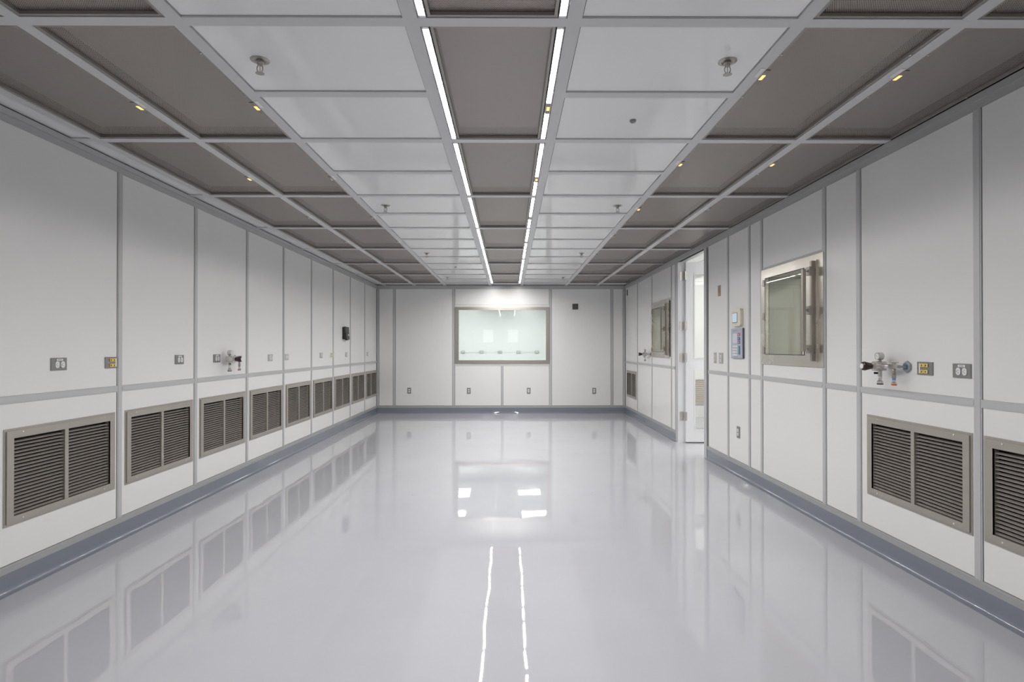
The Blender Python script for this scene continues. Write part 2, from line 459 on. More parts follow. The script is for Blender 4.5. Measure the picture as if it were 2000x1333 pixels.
# front wall behind the camera with a glazed double door
wf = struct(MB().box(XL-.1, XR+.1, YF-.12, YF, 0, 2.75).build('wall_front', 'trim'))

# ---------------------------------------------------------------- window in the back wall
win = struct(thing('window_1', 'stainless framed view window in the far wall', 'window', (0, YB, 0)))
del win['category']; del win['label']
fr = MB().ring(WX0, WX1, WZ0, WZ1, -.022, .01, WX0+.034, WX1-.034, WZ0+.034, WZ1-.034)
fr.ring(WX0+.034, WX1-.034, WZ0+.034, WZ1-.034, -.010, .06, WX0+.068, WX1-.066, WZ0+.062, WZ1-.056)
fr.build('window_frame', 'window_steel', win)
MB().box(WX0+.05, WX1-.05, .052, .058, WZ0+.05, WZ1-.05).build('pane', 'glass', win)

# ---------------------------------------------------------------- door
dr = struct(thing('door_1', '', '', (0, 0, 0))); del dr['category']; del dr['label']
mb = MB()
tf = wr.tf
mb.box(6.474, DO0, -.10, .008, 0, ZC, T=tf)                # near jamb
mb.build('jamb', 'alu', dr)
mb = MB(); mb.box(DO1, 7.677, -.062, .008, 0, ZC, T=tf); mb.build('jamb', 'alu', dr)
MB().box(DO1-.004, DO1, -.135, .004, 0, ZC, T=tf).build('jamb_face', 'door', dr)
MB().box(DO0, DO1, -.10, -.0, ZC, 2.44, T=tf).build('head', 'alu', dr)
# leaf swung out into the corridor
LX0, LX1, LY0, LY1, LZ0, LZ1 = 2.338, 3.33, 7.534, 7.578, .012, 2.392
G1 = (2.455, 3.215, 1.122, 2.238); G2 = (2.455, 3.215, .175, .945)
mb = MB()
mb.box(LX0, G1[0], LY0, LY1, LZ0, LZ1); mb.box(G1[1], LX1, LY0, LY1, LZ0, LZ1)
mb.box(G1[0], G1[1], LY0, LY1, LZ0, G2[2]); mb.box(G1[0], G1[1], LY0, LY1, G2[3], G1[2]); mb.box(G1[0], G1[1], LY0, LY1, G1[3], LZ1)
leaf = mb.build('door_leaf', 'door', dr)
for g in (G1, G2):
    MB().box(g[0], g[1], 7.553, 7.559, g[2], g[3]).build('pane', 'glass', leaf)
    mb = MB(); mb.ring(g[0]-.012, g[1]+.012, g[2]-.012, g[3]+.012, LY0-.005, LY0-.0005, g[0]+.004, g[1]-.004, g[2]+.004, g[3]-.004)
    mb.build('bead', 'door', leaf)
mb = MB().box(LX0+.004, LX1-.004, LY0+.006, LY1-.006, .001, LZ0); mb.build('bottom_seal', 'slot', leaf)
for zc in (2.215, 1.55, 1.128, .352):
    mb = MB()
    zc2 = zc - .0
    mb.box(2.268, 2.316, DO1-.010, DO1-.0045, zc2-.057, zc2+.057)
    mb.box(2.338, 2.352, LY0-.004, LY0, zc2-.057, zc2+.057)
    for k in range(5): mb.cyl((2.327, LY0-.002, zc2-.057+k*.0228), (2.327, LY0-.002, zc2-.057+k*.0228+.0215), .0095, n=10)
    h = mb.build('hinge', 'steel', dr)

# ---------------------------------------------------------------- ceiling
ce = struct(MB().box(XL-.1, XR+.1, YF-.1, YB+.02, 2.66, 2.72).build('ceiling', 'plenum'))
BW = .055
BX = [-2.406, -1.830, -1.238, -.3655, .2425, 1.097, 1.708]
KY = [2.130 + 1.2233*k for k in range(-3, 8)]
EX0, EX1 = XL+.002, XR-.013
for x in BX: MB().box(x-BW/2, x+BW/2, YF, YB-.013, Z, Z+.022).build('grid_bar', 'grid', ce)
edges = [EX0] + BX + [EX1]
for i, (a, b) in enumerate(zip(edges, edges[1:])):
    a1 = a if i == 0 else a+BW/2
    b1 = b if i == len(edges)-2 else b-BW/2
    blank = i in (0, 3, 5)
    ys = list(KY)
    if i in (3, 5): ys = sorted(ys + [y+.6117 for y in KY[:-1]])
    for y in ys:
        if y > YF: MB().box(a1, b1, y-BW/2, y+BW/2, Z, Z+.022).build('grid_bar', 'grid', ce)
    # blank white panels
    spans = []
    yy = [YF-BW/2] + [y for y in ys if y > YF] + [YB-.013+BW/2]
    for y0, y1 in zip(yy, yy[1:]): spans.append((y0+BW/2, y1-BW/2))
    for (y0, y1) in spans:
        if blank or y0 > KY[-1] or y1 < KY[2]+.1:
            g = .0035
            MB().box(a1 + (0 if i == 0 else g), b1-g, y0+g, y1-g, Z+.0075, Z+.020).build('panel', 'ceil_panel' if blank or y0 > KY[-1] else 'unit_frame', ce)
# closing sheet above the white panels keeps the joints dark
for (x0, x1) in ((EX0, BX[0]), (BX[2], BX[3]), (BX[4], BX[5])):
    MB().box(x0, x1, YF, YB, Z+.030, Z+.034).build('closing_sheet', 'plenum', ce)

# ---------------------------------------------------------------- fan filter units in the ceiling
def make_unit(wid, name, label, ind_side, loc, led=0.0):
    """origin at the middle of the opening, z=0 at the grid face; wid x 1.16 m; led: margin taken by lamp bars on both sides"""
    t = thing(name, label, 'ceiling filter', loc, 0.0, 'perforated filter units in the ceiling grid')
    hw, hl = wid/2 - .003 - led, 1.2233/2 - BW/2 - .003
    f = .012
    mb = MB()
    for q in ((-hw, hw, -hl, -hl+f), (-hw, hw, hl-f, hl), (-hw, -hw+f, -hl+f, hl-f), (hw-f, hw, -hl+f, hl-f)):
        mb.box(q[0], q[1], q[2], q[3], .003, .016)
    mb.build('frame', 'unit_frame', t)
    mb = MB()
    e = .003
    for q in ((-hw+e, hw-e, -hl+e, -hl+e+.003), (-hw+e, hw-e, hl-e-.003, hl-e), (-hw+e, -hw+e+.003, -hl+e, hl-e), (hw-e-.003, hw-e, -hl+e, hl-e)):
        mb.box(q[0], q[1], q[2], q[3], .0165, .075)
    mb.build('casing', 'duct', t)
    MB().add([(-hw+f-.004,-hl+f-.004,.0175),(hw-f+.004,-hl+f-.004,.0175),(hw-f+.004,hl-f+.004,.0175),(-hw+f-.004,hl-f+.004,.0175)], [(3,2,1,0)]).build('screen', 'screen', t)
    MB().box(-hw+.012, hw-.012, -hl+.012, hl-.012, .066, .072).build('filter_medium', 'media', t)
    for sx in (() if led else (-1, 1)):
        for y in (-.38, .02, .36):
            MB().lathe((sx*(hw-f/2), y, .0032), (0, 0, -1), [(0, .0055), (.003, .005), (.0045, .002)], 10).build('screw', 'chrome', t)
    return t, hw, hl

def add_indicator(t, x, y, lit, side, tag):
    b = MB().box(x-.011, x+.011, y-.065, y+.065, -.001, .0028).build('indicator', 'board', t)
    for k in range(4):
        MB().box(x-.007, x+.007, y-.022+k*.011, y-.014+k*.011, -.0025, -.001).build('lamp', 'amber' if lit else 'amber_dim', b)
    if tag:
        MB().box(x+side*.022, x+side*.040, y-.085, y-.005, -.0018, -.0004).build('label_tag', 'label', t)

rows = KY[2:-1]     # unit rows start at these bars
COLS = [  # left bar, right bar, indicator edge, name of the row
    (BX[0]+BW/2, BX[1]-BW/2, 1, 'outer row along the wall of nine grilles', 'plain'),
    (BX[1]+BW/2, BX[2]-BW/2, 1, 'inner row toward the wall of nine grilles', 'plain'),
    (BX[3]+BW/2, BX[4]-BW/2, 1, 'middle row between the two lines of lamps', 'led'),
    (BX[5]+BW/2, BX[6]-BW/2, -1, 'inner row toward the doorway wall', 'plain'),
    (BX[6]+BW/2, EX1, -1, 'outer row along the doorway wall', 'plain'),
]
LEDW = .034
lit_map = {(0, 1): 1, (1, 1): 1, (2, 1): 1, (3, 1): 1, (4, 1): 1, (0, 2): 1, (1, 2): 0, (3, 2): 1, (4, 2): 1, (3, 3): 1, (2, 2): 1}
for c, (x0, x1, side, rowname, kind) in enumerate(COLS):
    xm, wid = (x0+x1)/2, x1-x0
    for r, y in enumerate(rows):
        lab = 'perforated ceiling filter, %s in the %s' % (ORD[r], rowname)
        t, hw, hl = make_unit(wid, 'filter_unit', lab, side, (xm, y+1.2233/2, Z), LEDW if kind == 'led' else 0.0)
        yi = .155 if side > 0 else -.185
        if kind == 'led':
            pass
        else:
            add_indicator(t, side*(hw-.010), yi, lit_map.get((c, r), 0), side, True)

# lamp bars on both sides of the middle row
lx0, lx1 = COLS[2][0], COLS[2][1]
for sd, xc in ((-1, lx0+.003+.0145), (1, lx1-.003-.0145)):
    for r, y in enumerate(rows):
        sn = 'left' if sd < 0 else 'right'
        lab = 'unbroken white LED strip lamp, %s in the %s line beside the middle filters' % (ORD[r], sn)
        if sd > 0: lab = 'LED strip lamp broken by an indicator, %s in the right line beside the middle filters' % ORD[r]
        t = thing('strip_lamp', lab, 'ceiling light', (xc, y+1.2233/2, Z), 0, 'LED strip lamps beside the middle filters')
        hl = 1.2233/2 - BW/2 - .003
        MB().box(-.0145, .0145, -hl, hl, .0045, .018).build('housing', 'ceil_panel', t)
        MB().box(-sd*.0145, -sd*.0125, -hl, hl, -.0005, .004).build('reflector', 'ceil_panel', t)
        MB().box(sd*.0105, sd*.0140, -hl, hl, -.0005, .004).build('reflector', 'ceil_panel', t)
        for e in (-hl, hl-.014): MB().box(-.0125, .0125, e, e+.014, -.0005, .0045).build('end_cap', 'ceil_panel', t)
        segs = [(-hl+.015, hl-.015)] if sd < 0 else [(-hl+.015, .155-.068), (.155+.068, hl-.015)]
        if sd > 0: add_indicator(t, 0, .155, lit_map.get((2, r), 0), 1, False)
        for a, b in segs:
            mb = MB()
            xs = [-.0115, -.009, -.003, .003, .0075, .0095]
            zs = [.0032, .0026, .0022, .0022, .0026, .0032]
            vs = [(sd*x, a, z) for x, z in zip(xs, zs)] + [(sd*x, b, z) for x, z in zip(xs, zs)]
            mb.add(vs, [(i, i+1, 7+i, 6+i) if sd < 0 else (6+i, 7+i, i+1, i) for i in range(5)])
            mb.add(vs[:6], [tuple(range(6))]); mb.add(vs[6:], [tuple(range(6))])
            mb.build('lens', 'led', t)

# ---------------------------------------------------------------- sprinklers and ceiling buttons
def sprinkler(loc, label):
    t = thing('sprinkler', label, 'sprinkler', loc, 0, 'sprinkler heads in the white ceiling panels')
    MB().lathe((0,0,0), (0,0,-1), [(0,.039),(.002,.039),(.005,.030),(.005,.024),(.001,.021)], 28).build('escutcheon', 'chrome_dark', t)
    MB().lathe((0,0,0), (0,0,-1), [(0,.016),(.010,.016),(.012,.012),(.022,.011),(.024,.008)], 18).build('body', 'chrome_dark', t)
    mb = MB()
    for s in (-1, 1):
        pts = [(s*.008,0,-.022),(s*.0125,0,-.032),(s*.0120,0,-.042),(s*.004,0,-.054)]
        for p, q in zip(pts, pts[1:]): mb.cyl(p, q, .0022, n=8)
    mb.build('frame_arm', 'chrome_dark', t)
    MB().cyl((0,0,-.023), (0,0,-.053), .0022, n=10).build('bulb', 'chrome', t)
    mb = MB().lathe((0,0,-.053), (0,0,-1), [(0,.004),(.003,.016),(.0045,.016)], 20)
    for k in range(12):
        a = 2*math.pi*k/12
        mb.box(-.0016, .0016, .0145, .0185, -.0575, -.0560, T=lambda x, y, z, a=a: (x*math.cos(a)-y*math.sin(a), x*math.sin(a)+y*math.cos(a), z))
    mb.build('deflector', 'chrome_dark', t)
PZ = Z + .0075
for sn, xs in (('nine-grille wall', -1.06), ('doorway wall', .933)):
    for k, y in enumerate((2.428, 4.895, 7.34, 9.815)):
        sprinkler((xs, y, PZ), 'chrome sprinkler head in a white ceiling panel, %s side, %s from the camera' % (sn, ORD[k] if k else 'first'))
for (x, y, lab) in ((.665, 3.057, 'small round grey button on a white ceiling panel near the doorway-side first sprinkler'),
                    (-.803, 8.58, 'tiny far round button on a white ceiling panel, nine-grille side')):
    t = thing('ceiling_sensor', lab, 'sensor', (x, y, PZ))
    MB().lathe((0,0,0), (0,0,-1), [(0,.017),(.008,.0165),(.013,.013)], 18).build('cap', 'plate', t)
    MB().box(-.008, .002, -.002, .002, -.0142, -.0128).build('slit', 'slot', t)

# ---------------------------------------------------------------- return air grilles
class Shared: pass
SH = Shared()
def grille_meshes():
    w, h = GRILLE_W/2, GRILLE_H/2
    ox, oz0, oz1 = .354, -.2025, .198       # clear opening
    mb = MB()
    mb.ring(-w, w, -h, h, -.004, .0, -ox, ox, oz0, oz1)
    mb.ring(-w+.012, w-.012, -h+.012, h-.012, -.010, -.004, -ox, ox, oz0, oz1)
    SH.frame = mb.mesh('grille_frame', 'grille')
    mb = MB()   # mitre lines at the corners and an inner lip that runs back into the wall
    mb.ring(-ox-.002, ox+.002, oz0-.002, oz1+.002, -.009, .022, -ox, ox, oz0, oz1)
    SH.lip = mb.mesh('grille_lip', 'grille')
    SH.mull = MB().box(-.0135, .0135, -.007, .020, oz0, oz1).mesh('grille_mullion', 'grille')
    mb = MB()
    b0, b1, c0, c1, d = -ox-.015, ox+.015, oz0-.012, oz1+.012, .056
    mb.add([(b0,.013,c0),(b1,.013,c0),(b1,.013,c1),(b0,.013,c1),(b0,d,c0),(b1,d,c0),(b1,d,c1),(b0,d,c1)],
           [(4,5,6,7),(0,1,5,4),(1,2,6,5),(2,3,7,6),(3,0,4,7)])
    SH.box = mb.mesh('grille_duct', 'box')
    L = (ox - .0135 - .003)
    # blade: outer edge low, inner edge high, rolled lip on the outer edge
    prof = [(-.001,-.0055),(.0008,-.0062),(.0205,.0015),(.0200,.0026),(-.0008,-.0042)]
    vs = [(-L/2, y, z) for y, z in prof] + [(L/2, y, z) for y, z in prof]
    n = len(prof)
    SH.slat = MB().add(vs, [(i,(i+1)%n,(i+1)%n+n,i+n) for i in range(n)] + [tuple(range(n))[::-1], tuple(range(n, 2*n))]).mesh('grille_slat', 'slat')
    SH.screw = MB().lathe((0,0,0), (0,-1,0), [(0,.0055),(.002,.005),(.0035,.002)], 10).mesh('grille_screw', 'screw')
    SH.xs = (-(.0135+.0015+L/2), .0135+.0015+L/2)
    SH.zs = [oz0 + .0115 + .01855*k for k in range(21)]
grille_meshes()
def grille(loc, rot, label, group='return air grilles along the wall base'):
    t = thing('wall_grille', label, 'grille', loc, rot, group)
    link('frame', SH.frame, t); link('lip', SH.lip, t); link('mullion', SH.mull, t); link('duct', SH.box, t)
    for x in SH.xs:
        for z in SH.zs: link('slat', SH.slat, t, (x, 0, z))
    for sx in (-.30, .30):
        for z in (-GRILLE_H/2+.026, GRILLE_H/2-.024): link('screw', SH.screw, t, (sx, -.010, z))
    return t
for k, c in enumerate(l_grilles):
    grille((XL, c, GZ), LEFT_ROT, 'stainless louvred return grille low in the wall of nine grilles, %s from the camera' % (['first','second','third','fourth','fifth','sixth','seventh','eighth','ninth'][k]))
grille((XR, r_grilles[0], GZ), RIGHT_ROT, 'stainless louvred grille below the gas valve and yellow jacks on the doorway wall')
grille((XR, r_grilles[1], GZ), RIGHT_ROT, 'stainless louvred grille on the doorway wall cut by the picture edge, nearest the camera')
grille((XR, r_grilles[2], GZ), RIGHT_ROT, 'small-looking stainless louvred grille in the far corner of the doorway wall')

# ---------------------------------------------------------------- sockets and plates
def duplex(loc, rot, label, vertical=False, plate='plate', white='white_plastic', tag=True, w=.114, h=.070, grp=None):
    t = thing('wall_outlet', label, 'outlet', loc, rot, grp)
    if vertical: w, h = h, w
    MB().plate(-w/2, w/2, -h/2, h/2, .007, .003).build('cover_plate', plate, t)
    for s in (-1, 1):
        cx, cz = (s*.0195+.003, -.003) if not vertical else (0, s*.0195)
        mb = MB(); n = 20
        ring = []
        for i in range(n):
            a = 2*math.pi*i/n
            x, z = .0165*math.cos(a), .0165*math.sin(a)
            if not vertical: x = max(-.0142, min(.0142, x))*1.0; z *= 1.15
            else: z = max(-.0142, min(.0142, z)); x *= 1.05
            ring.append((cx+x, cz+z))
        A = [(p[0], -.006, p[1]) for p in ring]; B = [(p[0], -.0098, p[1]) for p in ring]
        mb.add(A+B, [(i,(i+1)%n,(i+1)%n+n,i+n)[::-1] for i in range(n)]); mb.add(B, [tuple(range(n))])
        r = mb.build('receptacle', white, t)
        mb = MB()
        if vertical:
            mb.box(cx-.0065, cx-.0045, -.0104, -.0096, cz-.004, cz+.005); mb.box(cx+.0045, cx+.0065, -.0104, -.0096, cz-.004, cz+.004)
            mb.cyl((cx, -.0096, cz-.008), (cx, -.0104, cz-.008), .0024, n=10)
        else:
            mb.box(cx-.004, cx+.005, -.0104, -.0096, cz-.0075, cz-.0055); mb.box(cx-.004, cx+.004, -.0104, -.0096, cz+.0055, cz+.0075)
            mb.cyl((cx-.008, -.0096, cz), (cx-.008, -.0104, cz), .0024, n=10)
        mb.build('slots', 'slot', r)
    MB().lathe((.003 if not vertical else 0, -.006, -.003 if not vertical else 0), (0,-1,0), [(0,.003),(.0015,.0025)], 10).build('screw', 'chrome', t)
    if tag:
        g = MB().box(-.020, .024, -.0078, -.0072, h/2-.016, h/2-.005).build('label_tag', 'label', t)
        MB().box(-.012, .016, -.0082, -.0076, h/2-.0125, h/2-.0085).build('print', 'print', g)
    return t

def decora(loc, rot, label, plate='plate', face='white_plastic', w=.070, h=.114, name='wall_outlet', cat='outlet', kind='gfci', n=1):
    t = thing(name, label, cat, loc, rot)
    MB().plate(-w/2, w/2, -h/2, h/2, .007, .003).build('cover_plate', plate, t)
    fw = .0165
    d = MB().plate(-fw, fw, -.033, .033, .0095, .002)
    ins = d.build('insert', face, t)
    if kind == 'gfci':
        for z in (-.021, .021):
            mb = MB().box(-.0075,-.0055,-.0105,-.0094,z-.004,z+.004).box(.0055,.0075,-.0105,-.0094,z-.004,z+.004); mb.build('slots', 'slot', ins)
        MB().box(-.008, .008, -.0112, -.0094, -.007, -.001).build('test_button', 'slot', ins)
        MB().box(-.008, .008, -.0112, -.0094, .001, .007).build('reset_button', 'plate', ins)
    elif kind == 'switch':
        mb = MB(); mb.add([(-.012,-.0095,-.028),(.012,-.0095,-.028),(.012,-.0135,.0),(-.012,-.0135,.0),(-.012,-.0095,.028),(.012,-.0095,.028)], [(0,1,2,3),(3,2,5,4),(0,3,4),(1,5,2)])
        mb.build('rocker', face, ins)
    for z in (-.048, .048):
        MB().lathe((0,-.0068,z), (0,-1,0), [(0,.003),(.0015,.0025)], 10).build('screw', 'chrome', t)
    return t

def jack_plate(loc, rot, label, w=.116, h=.070, plate='plate', jack='yellow', flip=1):
    t = thing('jack_plate', label, 'jack plate', loc, rot)
    MB().plate(-w/2, w/2, -h/2, h/2, .007, .003).build('cover_plate', plate, t)
    for x in (-.012, .016):
        for z in (-.017, .017):
            j = MB().box(x-.0115, x+.0115, -.012, -.0066, z-.0095, z+.0095).build('jack', jack, t)
            MB().box(x-.005, x+.004, -.0125, -.0118, z-.005, z+.004).build('opening', 'jack_hole', j)
            MB().box(x+.0080, x+.0130, -.0127, -.0118, z-.008, z+.008).build('icon', 'label', j)
    MB().box(flip*.032, flip*.040, -.0080, -.0070, -.027, .027).build('label_tag', 'label', t)
    for x in (-.050, .050):
        MB().lathe((x,-.0068,0), (0,-1,0), [(0,.003),(.0015,.0025)], 10).build('screw', 'chrome', t)
    return t

LZ = 1.161
duplex((XL, 3.249, LZ), LEFT_ROT, 'grey steel plate with two white sockets, nearest outlet on the nine-grille wall')
jack_plate((XL, 3.683-.005, LZ-.002), LEFT_ROT, 'grey plate of four yellow data jacks touching a batten on the nine-grille wall')
duplex((XL, 4.433, LZ+.003), LEFT_ROT, 'grey plate with two white sockets above the second grille of the nine-grille wall')
duplex((XL, 4.997, LZ+.002), LEFT_ROT, 'grey plate with two white sockets beside the gas valve on the nine-grille wall')
duplex((XL, 6.117, LZ-.012), LEFT_ROT, 'pale steel socket plate above the fourth grille of the nine-grille wall', plate='plate_pale')
duplex((XL, 6.561, LZ-.009), LEFT_ROT, 'pale steel socket plate touching a batten above the fifth grille, nine-grille wall', plate='plate_pale')
duplex((XL, 7.770, LZ-.006), LEFT_ROT, 'pale steel socket plate above the sixth grille, near the cream plate', plate='plate_pale')
jack_plate((XL, 8.222, LZ-.010), LEFT_ROT, 'cream jack plate touching a batten on the nine-grille wall, before the black dispenser', plate='cream', jack='cream')
duplex((XL, 8.968, LZ-.008), LEFT_ROT, 'pale steel socket plate below the black dispenser', plate='plate_pale')
duplex((XL, 10.317, LZ-.010), LEFT_ROT, 'pale steel socket plate above the ninth grille, in the far corner bay', plate='plate_pale')

duplex((-1.926, YB, .434), 0, 'dark steel upright outlet on the far wall, in the panel beside the nine-grille wall', vertical=True, tag=False, w=.114, h=.070)
duplex((-.779, YB, .431), 0, 'dark steel upright outlet below the window, nearer the nine-grille wall', vertical=True, tag=False)
decora((.378, YB, .432), 0, 'steel plate with a white square-faced outlet below the window, nearer the doorway wall')
duplex((1.643, YB, .430), 0, 'dark steel upright outlet on the far wall, in the panel beside the doorway wall', vertical=True, tag=False)
t = thing('blank_plate', 'square dark grey blank plate high on the far wall beside the window', 'plate', (1.280, YB, 2.059), 0)
MB().plate(-.056, .056, -.056, .056, .008, .003).build('cover', 'plate_dark', t)
for x in (-.042, .042): MB().lathe((x,-.0078,0), (0,-1,0), [(0,.0035),(.0015,.003)], 10).build('screw', 'plate_dark', t)
t = thing('blank_plate', 'narrow dark plate near the ceiling in the far corner of the doorway wall', 'plate', (XR, 10.840, 2.310), RIGHT_ROT)
MB().plate(-.040, .040, -.056, .056, .008, .003).build('cover', 'plate_dark', t)
for z in (-.042, .042): MB().lathe((0,-.0078,z), (0,-1,0), [(0,.0035),(.0015,.003)], 10).build('screw', 'plate_dark', t)

jack_plate((XR, 3.073, 1.1415), RIGHT_ROT, 'grey steel plate of four yellow data jacks on the doorway wall, beside the gas valve', flip=-1)
duplex((XR, 2.822, 1.1385), RIGHT_ROT, 'grey steel plate with two white sockets on the doorway wall, right of the yellow jacks')
decora((XR, 6.091, 1.867), RIGHT_ROT, 'bronze-toned switch plate high beside the doorway', plate='plate_brown', face='plate_brown', name='switch_plate', cat='switch', kind='switch')
decora((XR, 6.216, 1.147), RIGHT_ROT, 'slim pale steel outlet plate next to the doorway, the one closer to the opening', plate='plate_pale', face='ivory', w=.066)
decora((XR, 6.043, 1.146), RIGHT_ROT, 'wider pale steel outlet plate next to the doorway, the one closer to the keypad', plate='plate_pale', face='white_plastic', w=.110)
decora((XR, 5.588, .428), RIGHT_ROT, 'grey outlet plate with two white sockets low on the wall under the keypad', kind='gfci')

# ---------------------------------------------------------------- thermostat and keypad
def rounded(x0, x1, z0, z1, r, y0, y1, n=5):
    pts = []
    for cx, cz, a0 in ((x1-r, z0+r, -90), (x1-r, z1-r, 0), (x0+r, z1-r, 90), (x0+r, z0+r, 180)):
        for k in range(n+1):
            a = math.radians(a0 + 90*k/n); pts.append((cx+r*math.cos(a), cz+r*math.sin(a)))
    N = len(pts); A = [(p[0], y0, p[1]) for p in pts]; B = [(p[0], y1, p[1]) for p in pts]
    mb = MB(); mb.add(A+B, [(i,(i+1)%N,(i+1)%N+N,i+N) for i in range(N)]); mb.add(B, [tuple(range(N))]); mb.add(A, [tuple(range(N))[::-1]])
    return mb
t = thing('thermostat', 'ivory thermostat with rounded corners and pale blue screen, above the keypad', 'thermostat', (XR, 5.575, 1.552), RIGHT_ROT)
rounded(-.106, .106, -.083, .083, .025, 0, -.030).build('housing', 'ivory', t)
s = MB().box(-.088, .032, -.0325, -.029, -.050, .048).build('bezel', 'slot', t)
MB().box(-.082, .030, -.0335, -.0325, -.045, .044).build('screen', 'lcd', s)
MB().box(-.030, .015, -.0308, -.0298, -.066, -.062).build('print', 'print', t)

t = thing('keypad', 'blue-grey access keypad with white keys and coloured buttons, below the thermostat', 'keypad', (XR, 5.585, 1.299), RIGHT_ROT)
MB().box(-.140, .140, -.018, 0, -.147, .147).build('housing', 'keypad_edge', t)
MB().box(-.138, .139, -.021, -.018, -.145, .146).build('faceplate', 'keypad', t)
MB().box(-.092, .018, -.0225, -.0208, .004, .098).build('display', 'lcd_off', t)
for k, (mm, z) in enumerate((('pink', .085), ('navy', .045), ('slate', .010))):
    b = MB().box(.038, .086, -.024, -.0208, z-.014, z+.014).build('button', mm, t)
    MB().box(.054, .070, -.0246, -.0238, z-.005, z+.005).build('icon', 'label', b)
for r in range(4):
    for c in range(3):
        MB().box(-.090+c*.040, -.090+c*.040+.028, -.024, -.0208, -.028-r*.0285-.010, -.028-r*.0285+.010).build('key', 'white_plastic', t)
MB().box(.048, .088, -.0225, -.0208, -.108, -.024).build('indicator_strip', 'teal', t)
MB().box(-.095, .010, -.0218, -.0208, .122, .128).build('print', 'print', t)
MB().box(-.075, .020, -.0218, -.0208, -.133, -.128).build('print', 'print', t)

# ---------------------------------------------------------------- soap dispenser
t = thing('dispenser', 'black wall dispenser with a small white badge, on the nine-grille wall', 'dispenser', (XL, 8.855, 1.487), LEFT_ROT)
rounded(-.095, .095, -.095, .092, .012, 0, -.030).build('back_housing', 'black', t)
mb = MB()
P = [(-.092,-.030,-.088),(.092,-.030,-.088),(.092,-.030,.100),(-.092,-.030,.100),(-.080,-.062,-.100),(.080,-.062,-.100),(.080,-.052,.095),(-.080,-.052,.095)]
mb.add(P, [(4,5,6,7),(0,1,5,4),(1,2,6,5),(2,3,7,6),(3,0,4,7)]); mb.build('front_cover', 'black', t)
MB().box(.012, .032, -.062, -.057, -.045, -.015).build('badge', 'label', t)
MB().box(-.040, .040, -.058, -.028, -.112, -.098).build('nozzle', 'black', t)

